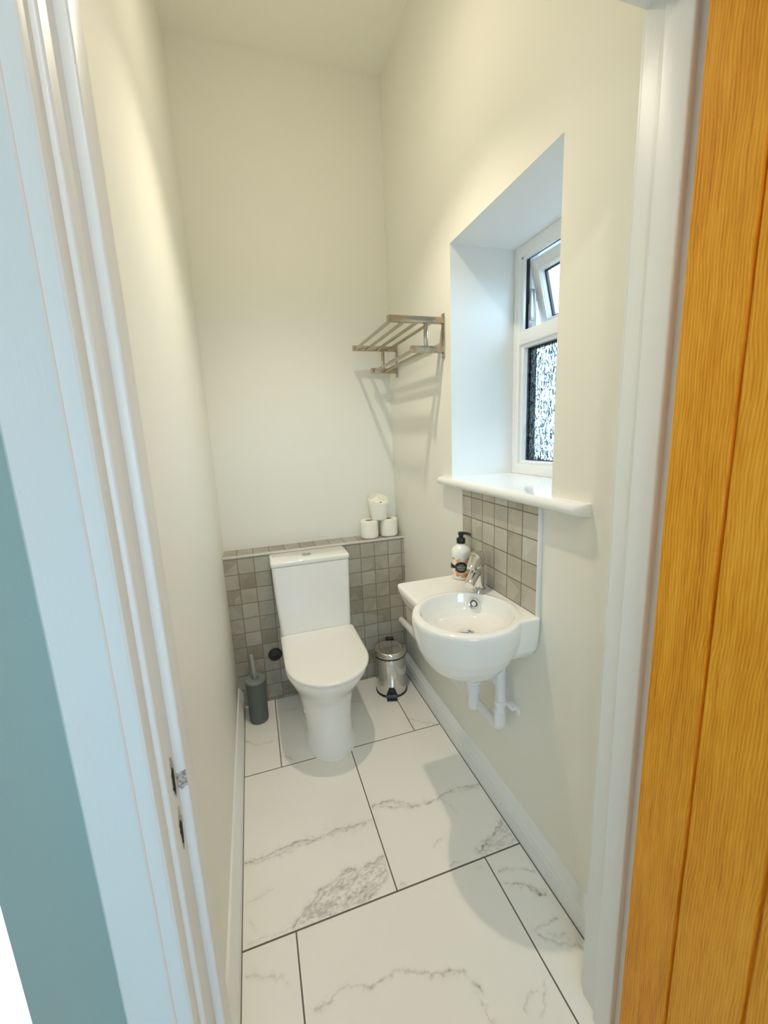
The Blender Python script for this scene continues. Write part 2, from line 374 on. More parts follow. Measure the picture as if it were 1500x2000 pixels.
V = V+.05*np.clip((fbm(X, Y, 5, 51)-.5)*3, 0, 1)
V = np.clip(V, 0, 1)
me = bpy.data.meshes.new('floor'); nv = nx*ny
co = np.zeros((nv, 3), 'f'); co[:, 0] = X.ravel(); co[:, 1] = Y.ravel(); me.vertices.add(nv); me.vertices.foreach_set('co', co.ravel())
ii = (np.arange(ny-1)[:, None]*nx+np.arange(nx-1)[None, :]).ravel(); q = np.stack([ii, ii+1, ii+nx+1, ii+nx], 1).astype('i')
me.loops.add(q.size); me.loops.foreach_set('vertex_index', q.ravel()); me.polygons.add(len(q)); me.polygons.foreach_set('loop_start', np.arange(0, q.size, 4, dtype='i'))
me.update(calc_edges=True)
at = me.attributes.new('vein', 'FLOAT', 'POINT'); at.data.foreach_set('value', V.ravel().astype('f'))
TILE = mat('polished_marble_tile', (.8, .78, .72), .10, spec=.5); v_, s_ = coords(TILE)
an = N(TILE, 'ShaderNodeAttribute', attribute_name='vein')
def band(c, ax, w_): return MA(TILE, 'LESS_THAN', MA(TILE, 'ABSOLUTE', MA(TILE, 'SUBTRACT', s_[ax], c)), w_/2)
GW = .0042
r_a = MA(TILE, 'GREATER_THAN', s_[1], 1.558); r_c = MA(TILE, 'LESS_THAN', s_[1], .951); r_b = MA(TILE, 'SUBTRACT', 1, MA(TILE, 'ADD', r_a, r_c))
r_a, r_b, r_c
gr = MA(TILE, 'MAXIMUM', band(1.558, 1, GW), MA(TILE, 'MAXIMUM', band(.951, 1, GW+.001), band(.344, 1, GW)))
ja = MA(TILE, 'MAXIMUM', band(-.004, 0, GW), band(.593, 0, GW)); jb = band(.2905, 0, GW); jc = MA(TILE, 'MAXIMUM', band(-.009, 0, GW), band(.588, 0, GW))
gr = MA(TILE, 'MAXIMUM', gr, MA(TILE, 'MAXIMUM', MA(TILE, 'MULTIPLY', ja, r_a), MA(TILE, 'MAXIMUM', MA(TILE, 'MULTIPLY', jb, r_b), MA(TILE, 'MULTIPLY', jc, r_c))))
gr = MA(TILE, 'MAXIMUM', gr, MA(TILE, 'MAXIMUM', MA(TILE, 'GREATER_THAN', s_[0], .7185), MA(TILE, 'LESS_THAN', s_[0], -.1505)))
tcol = mixc(TILE, an.outputs['Fac'], (.89, .87, .82), (.24, .22, .20))
LK(TILE, mixc(TILE, gr, tcol, (.13, .12, .10)), bsdf(TILE).inputs['Base Color'])
LK(TILE, MA(TILE, 'ADD', .11, MA(TILE, 'MULTIPLY', gr, .6)), bsdf(TILE).inputs['Roughness'])
bump(TILE, MA(TILE, 'SUBTRACT', 1, gr), .5, .0015)
link('floor', me, TILE, angle=0, kind='structure')

# ------------------------------------------------------------------ boxed-in ledge and trims
b = B(); box(b, XL, XR, YB, YW, 0, .796)
for f in b.faces: f.material_index = 1 if f.normal.z > .5 or f.calc_center_median().z > .79 else 0
me = bpy.data.meshes.new('wall_ledge'); b.to_mesh(me); b.free(); link('wall_ledge', me, [MOS_F, MOS_T], angle=0, kind='structure')
EDGE = mat('pale_tile_edge_trim', (.66, .64, .58), .35)
b = B(); box(b, XL, XR, YB-.003, YB+.006, .788, .7985, .001); finish(b, 'trim_1', EDGE, kind='structure')
b = B(); box(b, XR-.010, XR, .924, 1.3535, .79, 1.137); finish(b, 'wall_splashback', MOS_S, angle=0, kind='structure')
b = B(); box(b, XR-.0115, XR, .9175, .9245, .80, 1.137, .0015); finish(b, 'trim_2', TRIM, kind='structure')

# skirting: (offset from wall, height) profile
SK = [(0, 0), (.023, 0), (.023, .060), (.0205, .0635), (.0205, .066), (.022, .069), (.0215, .078), (.017, .084), (.013, .097), (.006, .108), (0, .110)]
def skirt(name, wx_, sgn, y0, y1):
    b = B(); loft(b, [[(wx_+sgn*o, y, z) for o, z in SK] for y in (y0, y1)]); finish(b, name, TRIM, angle=20, kind='structure')
skirt('baseboard_left', XL, 1, Y1, YB); skirt('baseboard_right', XR, -1, Y1, YB)

# ------------------------------------------------------------------ door lining, stop, architraves, oak leaf
door = struct_empty('door_1', (.614, Y0, 0))
b = B()
box(b, OX0-.03, OX0, Y0, Y1+.002, 0, OZ+.03, .0035, 3); box(b, OX1, OX1+.03, Y0, Y1+.002, 0, OZ+.03, .0035, 3); box(b, OX0-.02, OX1+.02, Y0, Y1+.002, OZ, OZ+.03, .0035, 3)
fr = finish(b, 'door_frame', TRIM, door)
b = B()
box(b, OX0-.002, OX0+.0115, .500, .545, 0, OZ, .003, 3); box(b, OX1-.0135, OX1+.002, .500, .545, 0, OZ, .003, 3); box(b, OX0, OX1, .500, .545, OZ-.010, OZ+.002, .003, 3)
finish(b, 'door_stop', TRIM, door)
# chipped keep recesses on the latch side of the frame; flat black patches paint the holes' shade
def blob(bm, c, hy, hz, x, seed, th=.0012, n=22, sk=0.0, jag=.22):
    r = random.Random(seed); ring = []
    for i in range(n):
        a = 2*PI*i/n; k = 1+r.uniform(-jag, jag)
        ring.append((c[0]+hy*k*math.cos(a)+sk*math.sin(a), c[1]+hz*k*math.sin(a)))
    loft(bm, [[(x, y, z) for y, z in ring], [(x+th, y, z) for y, z in ring]])
for z, sd_ in ((.958, 1), (.886, 2)):
    b = B(); blob(b, (.4845, z), .0075, .026, OX0-.0005, sd_); kp = finish(b, 'keep_recess', CHIP, door, angle=0)
    b = B(); blob(b, (.482, z-.003), .0042, .016, OX0+.0003, sd_+10); finish(b, 'keep_hole_shade', HOLE_SHADE, kp, angle=0).location = (0, 0, 0)
b = B(); rr = random.Random(4); ring = [((OX0+.006)+.0085*(1+rr.uniform(-.3, .3))*math.cos(2*PI*i/18), .9385+.013*(1+rr.uniform(-.25, .25))*math.sin(2*PI*i/18)) for i in range(18)]
ring = [(min(x, OX0+.0113), z) for x, z in ring]
loft(b, [[(x, .5002, z) for x, z in ring], [(x, .4988, z) for x, z in ring]]); finish(b, 'paint_chip', CHIP, door, angle=0)
# oak leaf, standing open at right angles to the wall, its room side facing the opening
b = B(); LX0, LX1 = .592, .636; yy = []
ed = [Y0, .373, .272, .171, .070, -.031, -.132, -.216]
pr = [(LX0+.0015, Y0), (LX0, Y0-.0015)]
for g in ed[1:]: pr += [(LX0, g+.0035), (LX0+.006, g+.0012), (LX0+.006, g-.0012), (LX0, g-.0035)]
pr += [(LX0, -.303), (LX0, -.305), (LX1, -.305), (LX1, Y0)]
loft(b, [[(x, y, z) for x, y in pr] for z in (.006, .5, 1.0, 1.5, OZ-.013)]); finish(b, 'door_leaf', OAK, door, angle=20)
# architraves on the hall face
def arch_prof(s):   # (across, out)
    return [(0, 0), (0, .017), (.0012, .0205), (.004, .022), (.0172, .022), (.0180, .0235), (.0195, .0245), (.021, .0240), (.064, .0235), (.067, .020), (.067, 0)]
b = B(); loft(b, [[(OX0-.0065-a, Y0-o, z) for a, o in arch_prof(1)] for z in (0, OZ+.07)])
finish(b, 'trim_3', TRIM, angle=25, kind='structure')
b = B(); loft(b, [[(OX1+.0065+a, Y0-o, z) for a, o in arch_prof(1)] for z in (0, OZ+.07)])
finish(b, 'trim_4', TRIM, angle=25, kind='structure')
b = B(); loft(b, [[(x, Y0-o, OZ+.0065+a) for a, o in arch_prof(1)] for x in (OX0-.0065, OX1+.0065)])
finish(b, 'trim_5', TRIM, angle=25, kind='structure')
b = B(); box(b, OX1+.008, OX1+.06, Y1, Y1+.014, 0, OZ+.06, .004, 3); finish(b, 'trim_6', TRIM, kind='structure')

# ------------------------------------------------------------------ window
win = struct_empty('window_1', (1.04, (WY0+WY1)/2, WZ0))
FX0, FX1 = 1.014, 1.084
def rframe(bm, x0, x1, y0, y1, z0, z1, wd, bev=.003):
    box(bm, x0, x1, y0, y0+wd, z0, z1, bev); box(bm, x0, x1, y1-wd, y1, z0, z1, bev)
    x0 += .0004; x1 -= .0004
    box(bm, x0, x1, y0+wd*.5, y1-wd*.5, z0, z0+wd, bev); box(bm, x0, x1, y0+wd*.5, y1-wd*.5, z1-wd, z1, bev)
b = B(); rframe(b, FX0, FX1, WY0, WY1, WZ0, WZ1, .040); box(b, FX0+.0008, FX1-.0008, WY0+.03, WY1-.03, 1.655, 1.705, .003)
# glazing bead of the lower light and inner lip of the upper opening
rframe(b, FX0+.010, FX0+.034, WY0+.036, WY1-.036, WZ0+.036, 1.659, .017, .005)
box(b, FX0+.006, FX0+.02, WY0+.036, WY1-.036, 1.949, 1.963, .004); box(b, FX0+.006, FX0+.02, WY1-.050, WY1-.036, 1.70, 1.963, .004); box(b, FX0+.006, FX0+.02, WY0+.036, WY0+.050, 1.70, 1.963, .004)
box(b, FX0-.004, FX0+.01, WY0+.012, WY0+.020, WZ0+.02, WZ1-.02, .002); box(b, FX0-.004, FX0+.01, WY1-.020, WY1-.012, WZ0+.02, WZ1-.02, .002)
wf = finish(b, 'window_frame', UPVC, win)
b = B(); rframe(b, FX0+.032, FX0+.0355, WY0+.048, WY1-.048, WZ0+.048, 1.648, .008, 0); rframe(b, FX0+.0425, FX0+.068, WY0+.040, WY1-.040, WZ0+.040, 1.656, .016, 0)
rframe(b, FX0+.024, FX0+.036, WY0+.036, WY1-.036, 1.702, 1.966, .010, 0); finish(b, 'gasket', RUBBER, win, angle=0)
b = B(); box(b, FX0+.036, FX0+.042, WY0+.046, WY1-.046, WZ0+.046, 1.65); finish(b, 'window_pane', GLASS_OB, win, angle=0)
# top-hung vent, pushed open at the bottom
sash = struct_empty('window_sash', (0, 0, 0)); del sash['kind']
sash.parent = win; sash.location = Vector((FX0+.034, (WY0+WY1)/2, 1.955)) - win.location; sash.rotation_euler = (0, math.radians(-15), 0)
hw = (WY1-WY0)/2-.046
b = B(); rframe(b, -.006, .046, -hw, hw, -.268, -.008, .050, .006); rframe(b, -.011, .004, -hw+.034, hw-.034, -.234, -.042, .013, .004)
finish(b, 'sash_frame', UPVC, sash, local=True)
b = B(); rframe(b, .012, .022, -hw+.048, hw-.048, -.222, -.056, .008, 0); finish(b, 'sash_gasket', RUBBER, sash, angle=0, local=True)
b = B(); box(b, .015, .020, -hw+.05, hw-.05, -.22, -.058); finish(b, 'sash_pane', GLASS, sash, angle=0, local=True)
b = B(); box(b, FX0+.028, FX0+.040, WY1-.058, WY1-.050, 1.712, 1.80, .002); box(b, FX0+.03, FX0+.046, WY1-.064, WY1-.056, 1.74, 1.85, .002)
finish(b, 'window_stay', mat('grey_metal_stay', (.5, .5, .52), .3, .9), win)
# inner sill board with a round nose past the wall on both sides
b = B(); box(b, XR+.006, FX0+.01, WY0, WY1, WZ0-.031, WZ0, 0)
prof = [(XR+.006, WZ0-.031)]+[(XR-.024-.0155*math.sin(PI*k/12), WZ0-.0155-.0155*math.cos(PI*k/12)) for k in range(13)]+[(XR+.006, WZ0)]
ys_ = [.752+.024*(1-math.cos(k*PI/14)) for k in range(8)]+[1.530-.024*(1-math.cos(k*PI/14)) for k in range(7, -1, -1)]; ins_ = [.030*(1-math.sin(k*PI/14)) for k in range(8)]; ins_ += ins_[::-1]
loft(b, [[(x+(i_ if x < XR-.02 else 0), y, z) for x, z in prof] for y, i_ in zip(ys_, ins_)])
finish(b, 'window_sill', mat('white_gloss_sill', (.86, .87, .87), .12), win, angle=30)

# ------------------------------------------------------------------ toilet
TX = .222
toilet = thing('toilet', 'white close-coupled toilet with the lid down, against the half-height tiled ledge', 'toilet', (TX, 1.78, 0))
def dring(cx, hw, yf, yb, z, nose=.19, n=40, rb=.012, pw=2.0):
    """plan outline: straight back, straight sides, rounded front"""
    pts = []
    for k in range(n+1):
        a = PI*k/n; c, s = math.cos(a), math.sin(a)
        pts.append((cx+hw*(1 if c >= 0 else -1)*abs(c)**(2/pw), yf+nose-nose*abs(s)**(2/pw), z))
    for k in range(5):
        a = PI/2*k/4; pts.append((cx-hw+rb-rb*math.cos(a), yb-rb+rb*math.sin(a), z))
    for k in range(5):
        a = PI/2*k/4; pts.append((cx+hw-rb+rb*math.sin(a), yb-rb+rb*math.cos(a), z))
    return pts
b = B()
secs = [(0, .108, 1.513, .15), (.012, .108, 1.513, .15), (.016, .105, 1.516, .15), (.06, .102, 1.528, .15), (.12, .104, 1.543, .15), (.18, .112, 1.548, .155), (.22, .119, 1.543, .16),
        (.255, .128, 1.529, .17), (.285, .138, 1.505, .18), (.315, .149, 1.476, .19), (.345, .158, 1.448, .20), (.37, .166, 1.428, .20), (.388, .170, 1.417, .20), (.396, .171, 1.415, .20), (.400, .169, 1.417, .20)]
loft(b, [dring(TX, hw_, yf, YB-.004, z, ns) for z, hw_, yf, ns in secs])
finish(b, 'pan', CERAM, toilet, angle=50)
b = B(); loft(b, [dring(TX, hw_, yf, 1.872, z, .205) for z, hw_, yf in ((.4005, .168, 1.418), (.402, .171, 1.414), (.407, .172, 1.413), (.409, .170, 1.416))]); finish(b, 'seat', SEATM, toilet, angle=50)
b = B(); loft(b, [dring(TX+.003, hw_, yf, 1.868, z, .205, rb=.01) for z, hw_, yf in ((.4105, .170, 1.412), (.412, .174, 1.407), (.419, .1755, 1.405), (.423, .174, 1.407), (.4255, .170, 1.412), (.427, .155, 1.43))]); finish(b, 'seat_lid', SEATM, toilet, angle=50)
b = B()
b.free()
for s in (-1, 1):
    b = B(); tube(b, [(TX+s*.10, 1.866, .4145), (TX+s*.145, 1.866, .4145)], .006); finish(b, 'hinge', CHROME, toilet)
def rrect(x0, x1, y0, y1, z, r, n=5):
    pts = []
    for cx, cy, a0 in ((x1-r, y1-r, 0), (x0+r, y1-r, PI/2), (x0+r, y0+r, PI), (x1-r, y0+r, 1.5*PI)):
        for k in range(n+1): a = a0+PI/2*k/n; pts.append((cx+r*math.cos(a), cy+r*math.sin(a), z))
    return pts
b = B(); loft(b, [rrect(.058, .392, 1.878, YB-.003, .398, .016), rrect(.057, .393, 1.872, YB-.003, .402, .018), rrect(.055, .394, 1.871, YB-.003, .43, .018), rrect(.045, .398, 1.869, YB-.003, .60, .018), rrect(.039, .402, 1.868, YB-.003, .762, .018)]); finish(b, 'cistern', CERAM, toilet, angle=50)
b = B(); loft(b, [rrect(.039, .403, 1.869, YB-.003, .7635, .015), rrect(.036, .405, 1.866, YB-.003, .766, .016), rrect(.035, .406, 1.865, YB-.003, .781, .016), rrect(.037, .404, 1.867, YB-.004, .786, .014), rrect(.042, .399, 1.872, YB-.008, .7885, .012)]); lid = finish(b, 'cistern_lid', CERAM, toilet, angle=50)
b = B(); lathe(b, [(.0235, .788), (.0235, .7905), (.0215, .7918), (.0205, .7905)], .210, 1.945, 0, 40); box(b, .2095, .2105, 1.926, 1.964, .7900, .7908); finish(b, 'flush_button', mat('satin_chrome', (.55, .54, .52), .25, 1), toilet)
b = B(); tube(b, [(TX-.102, 1.66, .16), (TX-.108, 1.66, .16)], .008, 14); finish(b, 'fixing_cap', SEATM, toilet)
# white sealant line round the foot
b = B(); o1 = dring(TX, .111, 1.509, 2.028, .0004, .152); o2 = dring(TX, .107, 1.514, 2.028, .006, .15); loft(b, [o1, o2], cap=False); finish(b, 'sealant', SEAL, toilet)

# ------------------------------------------------------------------ toilet rolls
def roll_mesh(flare=0.0):
    b = B(); H = .095; R = .048
    pf = [(.020, .001), (R-.004, 0), (R-.001, .003), (R, .01), (R, H-.01), (R-.001, H-.003), (R-.004, H), (.020, H-.001)]
    if flare: pf = [(.020, .001), (R-.009, 0), (R-.006, .003), (R-.005, .012), (R+.001, .05), (R+.006, H-.006), (R+.003, H-.003), (R-.004, H-.004), (.020, H-.004)]
    lathe(b, pf+[pf[0]], seg=44, cap=False); return b
def roll(loc, label, flare=False):
    t = thing('toilet_roll', label, 'toilet roll', loc, group='toilet rolls stacked on the tiled ledge')
    finish(roll_mesh(flare), 'paper', PAPER, t, angle=40, local=True)
    b = B(); lathe(b, [(.0205, .004), (.0205, .090), (.0190, .090), (.0190, .004), (.0205, .004)], seg=32, cap=False); lathe(b, [(.0189, .004), (.0189, .03)], seg=32); finish(b, 'core', CARD, t, local=True)
    return t
roll((.570, 2.087, .7985), 'upright toilet roll on the tiled ledge, lower one nearest the cistern')
roll((.680, 2.087, .7985), 'upright toilet roll in the corner of the tiled ledge, lower one by the side wall')
tr = roll((.626, 2.084, .8937), 'loose toilet roll with a raised folded sheet, balanced on top of the other two', True)
b = B(); rings = []
for k in range(25):       # sheet that stands up round the back and folds over towards the front
    a = math.radians(-20+k*10.5); t_h = math.sin(PI*k/24)
    c_, s_n = math.cos(a), math.sin(a)
    rings.append([(.052*c_, .052*s_n, .07), (.054*c_, .054*s_n, .095), (.055*c_, .055*s_n, .100+.022*t_h), (.052*c_, .053*s_n, .106+.026*t_h), (.0505*c_, .0505*s_n, .100+.022*t_h), (.0500*c_, .0500*s_n, .07)])
loft(b, rings, cap=True)
# folded triangle tip at the front left
tri = [(-.050, -.030, .092), (-.004, -.046, .094), (-.006, .000, .124), (-.040, .012, .104)]
tri2 = [(x, y+.0015, z+.0012) for x, y, z in tri]
loft(b, [tri, tri2])
finish(b, 'loose_sheet', PAPER, tr, angle=50, local=True)

# ------------------------------------------------------------------ toilet brush
br = thing('toilet_brush', 'grey-green toilet brush holder with upright handle, in the corner left of the toilet', 'toilet brush', (-.084, 1.903, 0))
b = B(); lathe(b, [(.040, 0), (.043, .002), (.044, .008), (.046, .19), (.047, .192), (.047, .206), (.045, .208)], seg=56); finish(b, 'holder', SAGE, br, local=True)
b = B(); lathe(b, [(.046, .2085), (.048, .210), (.048, .220), (.046, .223), (.042, .2235), (.040, .2215), (.018, .2215), (.016, .216), (.012, .216)], seg=56); finish(b, 'holder_lid', SAGE2, br, local=True)
b = B(); tube(b, [(0, .004, .12), (-.001, .004, .22), (-.006, .004, .34), (-.0062, .004, .343)], [.0085, .0085, .0085, .007], 20); finish(b, 'handle', HANDLE, br, local=True)

# ------------------------------------------------------------------ pedal bin
pb = thing('pedal_bin', 'small polished steel pedal bin with black pedal, on the floor between toilet and wall', 'bin', (.598, 1.896, 0))
R = .080
b = B(); lathe(b, [(R, .012), (R, .014), (R, .205), (R-.001, .207)], seg=72); finish(b, 'body', STEEL, pb, local=True)
b = B(); lathe(b, [(R+.001, 0), (R+.003, .002), (R+.003, .010), (R+.001, .012)], seg=72); finish(b, 'base_ring', BLACKP, pb, local=True)
b = B(); lathe(b, [(R-.001, .207), (R+.001, .208), (R+.001, .214), (R-.001, .215)], seg=72); finish(b, 'rim', BLACKP, pb, local=True)
b = B(); lathe(b, [(R+.001, .2155), (R+.0035, .217), (R+.0035, .233), (R+.001, .239), (R-.004, .2425), (R-.009, .2435), (R-.014, .2436), (.003, .2437)], seg=72); finish(b, 'lid', STEEL, pb, angle=60, local=True)
px_, py_ = -.30, -.95; pn = Vector((px_, py_, 0)).normalized(); pt = Vector((-pn.y, pn.x, 0))
def prism(bm, outline, o0, o1):     # outline in (across, up), extruded outwards from the axis
    loft(bm, [[tuple(pn*o+pt*a+Vector((0, 0, z))) for a, z in outline] for o in (o0, o1)])
b = B(); prism(b, [(-.030, .014), (.030, .014), (.014, .058), (-.014, .058)], R-.012, R+.002); finish(b, 'pedal_plate', BLACKP, pb, local=True)
b = B(); prism(b, [(-.026, .004), (.026, .004), (.027, .011), (-.027, .011)], R+.004, R+.030); pd = finish(b, 'pedal', BLACKP, pb, local=True)
b = B(); prism(b, [(-.029, .012), (.029, .012), (.029, .0165), (-.029, .0165)], R-.004, R+.007); finish(b, 'pedal_bar', CHROME, pd, local=True)
b = B(); loft(b, [[tuple(pn*-o+pt*a+Vector((0, 0, z))) for a, z in [(-.022, .20), (.022, .20), (.022, .252), (-.022, .252)]] for o in (R+.002, R+.014)]); finish(b, 'hinge', BLACKP, pb, local=True)

# round black cover on the tiling
b = B(); Mx = Matrix.Rotation(PI/2, 3, 'X')
lathe(b, [(.034, 0), (.034, .005), (.030, .009), (.012, .011), (.010, .007), (.001, .007)], .020, YB, .256, 40, M=Mx)
cv = finish(b, 'pipe_cover', BLACKP); cv['label'] = 'small round black cover on the tiled ledge left of the toilet, above the brush'; cv['category'] = 'pipe cover'

# ------------------------------------------------------------------ wash basin
DZ = .815; BX, BY = .563, 1.022
basin = thing('wash_basin', 'small white wall-hung corner basin with a round bowl and shelf, under the window', 'basin', (XR, 1.12, .65))
b = B()
# back slab with its far shelf, narrowing towards the underside
def slab(z, xl, y0, y1, r=.014):
    return rrect(xl, XR-.0005, y0, y1, z, r)
loft(b, [slab(.680, .600, .945, 1.22, .01), slab(.686, .525, .934, 1.285, .012), slab(.71, .497, .917, 1.303), slab(.75, .472, .909, 1.320), slab(.79, .457, .906, 1.331), slab(DZ-.004, .453, .905, 1.335), slab(DZ, .457, .908, 1.331)])
outp = [(.020, .633), (.064, .635), (.092, .644), (.114, .661), (.134, .689), (.149, .722), (.158, .758), (.1615, .788), (.1615, .806), (.158, DZ+.001), (.152, DZ+.003), (.02, DZ+.003)]
lathe(b, outp, BX, BY, 0, 72)
bi = B(); lathe(bi, [(.020, .734), (.050, .735), (.080, .741), (.103, .753), (.120, .771), (.130, .789), (.1345, .803), (.139, .818), (.146, .835)], BX+.004, BY+.004, 0, 72)
bmesh.ops.recalc_face_normals(bi, faces=bi.faces); bmesh.ops.recalc_face_normals(b, faces=b.faces)
mei = bpy.data.meshes.new('cut'); bi.to_mesh(mei); bi.free(); cut = bpy.data.objects.new('cut', mei); C.objects.link(cut)
bo = baked(b, 'bowl', [('REMESH', dict(mode='VOXEL', voxel_size=.0035)), ('SMOOTH', dict(factor=.5, iterations=5)), ('BOOLEAN', dict(operation='DIFFERENCE', object=cut, solver='EXACT')),
    ('REMESH', dict(mode='VOXEL', voxel_size=.0028)), ('SMOOTH', dict(factor=.6, iterations=7))], CERAM, basin, angle=0)
bo.data.shade_smooth(); bpy.data.objects.remove(cut)
b = B(); lathe(b, [(.034, .7350), (.034, .7415), (.031, .745), (.020, .747), (.004, .7475)], BX+.004, BY+.004, 0, 48); finish(b, 'waste_plug', CHROME, basin, angle=50)
d_ = Vector((.690-BX, 1.172-BY, 0)).normalized(); oc = Vector((BX+.004, BY+.004, .787))+d_*.1265
Mo = (-d_+Vector((0, 0, .28))).normalized().to_track_quat('Z', 'Y').to_matrix()
b = B(); lathe(b, [(.0185, -.002), (.0185, .0025), (.0160, .0042), (.0125, .0030), (.0120, -.001)], *oc, 36, M=Mo, cap=False); ov = finish(b, 'overflow_ring', CHROME, basin, angle=50)
b = B(); lathe(b, [(.0124, -.0015), (.0124, .0002)], *oc, 30, M=Mo); finish(b, 'overflow_hole', mat('dark_grey_overflow', (.10, .11, .11), .5), ov).location = (0, 0, 0)
b = B(); lathe(b, [(.0075, .001), (.0075, .003), (.005, .004)], *oc, 24, M=Mo); finish(b, 'overflow_stud', SEATM, ov).location = (0, 0, 0)

# mixer tap
tap = bpy.data.objects.new('tap', None); C.objects.link(tap); tap.parent = basin; TC = Vector((.692, 1.172, DZ)); tap.location = TC-basin.location; tap['label'] = 'chrome mixer tap with a short spout'
td = Vector((-.76, -.65, 0)).normalized()
b = B(); lathe(b, [(.027, 0), (.027, .003), (.024, .005)], 0, 0, .0, 40); finish(b, 'tap_base', CHROME, tap, local=True)
b = B(); lathe(b, [(.0225, .004), (.0222, .04), (.0215, .085), (.021, .100)], 0, 0, 0, 40)
finish(b, 'tap_body', CHROME, tap, angle=50, local=True)
b = B(); ps = [td*.004+Vector((0, 0, .066)), td*.030+Vector((0, 0, .064)), td*.060+Vector((0, 0, .054)), td*.082+Vector((0, 0, .042)), td*.086+Vector((0, 0, .039))]
rgs = []; sdv = Vector((-td.y, td.x, 0))
for i, (p, (a_, h_)) in enumerate(zip(ps, [(.019, .017), (.0175, .0145), (.0165, .012), (.016, .011), (.0145, .010)])):
    upv = Vector((td.x*.35, td.y*.35, 1)).normalized() if i > 1 else Vector((0, 0, 1))
    rgs.append([p+sdv*a_*(abs(math.cos(q_))**.75*(1 if math.cos(q_) >= 0 else -1))+upv*h_*(abs(math.sin(q_))**.75*(1 if math.sin(q_) >= 0 else -1)) for q_ in [2*PI*k/28 for k in range(28)]])
loft(b, rgs); spo = finish(b, 'spout', CHROME, tap, angle=50, local=True)
b = B(); rgs = []
for t, hw2, z0_, z1_ in ((-.024, .010, .102, .112), (-.020, .018, .100, .124), (-.008, .0225, .100, .133), (.010, .0225, .099, .133), (.030, .020, .096, .122), (.055, .0165, .092, .107), (.070, .013, .090, .098), (.074, .008, .090, .094)):
    c = td*t; rgs.append([tuple(c+sdv*x+Vector((0, 0, z))) for x, z in ((-hw2, z0_), (-hw2, (z0_+z1_)/2), (-hw2*.8, z1_-.002), (-hw2*.35, z1_), (hw2*.35, z1_), (hw2*.8, z1_-.002), (hw2, (z0_+z1_)/2), (hw2, z0_))])
loft(b, rgs); finish(b, 'lever', CHROME, tap, angle=45, local=True)

# soap bottle
sb = thing('soap_dispenser', 'white soap bottle with black pump and flowery label, on the basin shelf', 'soap dispenser', (.694, 1.292, DZ+.0008))
b = B(); BR = .0355
lathe(b, [(.029, 0), (.0335, .002), (BR, .006), (BR, .094), (.0352, .101), (.032, .110), (.025, .118), (.0165, .124), (.0145, .127), (.0145, .130)], seg=56)
finish(b, 'bottle', mat('white_bottle_plastic', (.88, .88, .86), .12, coat=.4), sb, angle=60, local=True)
b = B(); lathe(b, [(.0150, .1305), (.0158, .132), (.0158, .146), (.014, .150), (.008, .151), (.0075, .160)], seg=36); lathe(b, [(.0095, .160), (.0100, .162), (.0100, .170), (.008, .172)], seg=30)
nd = Vector((.80, -.60, 0)); sq = [(nd*(t)+Vector((0, 0, z))) for t, z in ((0, .1665), (.018, .1675), (.030, .165), (.036, .160))]
tube(b, sq, [.0058, .005, .0042, .0036], 14); finish(b, 'pump', BLACKP, sb, angle=45, local=True)
cd = math.atan2(-1.29, -.694)      # the label faces the doorway
def wrap(bm, poly, r, th=.0003, ac=cd):
    """poly in (arc metres, height) wrapped onto the bottle"""
    def P(a, z, rr): an_ = ac+a/r; return (rr*math.cos(an_), rr*math.sin(an_), z)
    # fill as a strip: split in columns
    a_min, a_max = min(p[0] for p in poly), max(p[0] for p in poly); n = max(4, int((a_max-a_min)/.0018))
    top, bot = [], []
    for k in range(n+1):
        a = a_min+(a_max-a_min)*(k/n*.998+.001); zs = []
        for (x0, z0), (x1, z1) in zip(poly, poly[1:]+poly[:1]):
            if (x0 <= a < x1) or (x1 <= a < x0): zs.append(z0+(z1-z0)*(a-x0)/(x1-x0))
        if len(zs) >= 2: bot.append((a, min(zs))); top.append((a, max(zs)))
    rings = [[P(a, z0, r), P(a, z0, r+th), P(a, z1, r+th), P(a, z1, r)] for (a, z0), (_, z1) in zip(bot, top)]
    loft(bm, rings)
def ell(cx, cz, rx, rz, n=24): return [(cx+rx*math.cos(2*PI*k/n+.01), cz+rz*math.sin(2*PI*k/n+.01)) for k in range(n)]
b = B(); wrap(b, [(-.052, .012), (.052, .012), (.052, .084), (-.052, .084)], BR, .0002); lab = finish(b, 'label', mat('pale_label', (.86, .84, .78), .4), sb, angle=50, local=True)
cols = [('yellow_flower_ink', (.85, .62, .10)), ('coral_flower_ink', (.78, .22, .14)), ('orange_flower_ink', (.85, .42, .12)), ('sage_leaf_ink', (.40, .45, .28)), ('pink_flower_ink', (.80, .50, .45))]
rr = random.Random(5)
for ci, (nm, c) in enumerate(cols):
    fm_ = mat(nm, c, .5)
    for k in range(6):
        b = B()
        cx = rr.uniform(-.045, .045); cz = rr.choice([rr.uniform(.016, .036), rr.uniform(.064, .080)]); r_ = rr.uniform(.0045, .0085)
        wrap(b, ell(cx, cz, r_, r_*.9), BR+.0003+ci*.0002, .0002); finish(b, 'flower_print', fm_, lab, angle=50, local=True)
b = B(); wrap(b, ell(0, .049, .0230, .0205, 36), BR+.0014, .0003); wrap(b, [(-.05, .060), (-.016, .053), (-.016, .045), (-.05, .040)], BR+.0014, .0003); wrap(b, [(.05, .060), (.016, .053), (.016, .045), (.05, .040)], BR+.0014, .0003)
finish(b, 'label_bow', mat('black_label_ink', (.015, .015, .017), .4), lab, angle=50, local=True)
b = B()
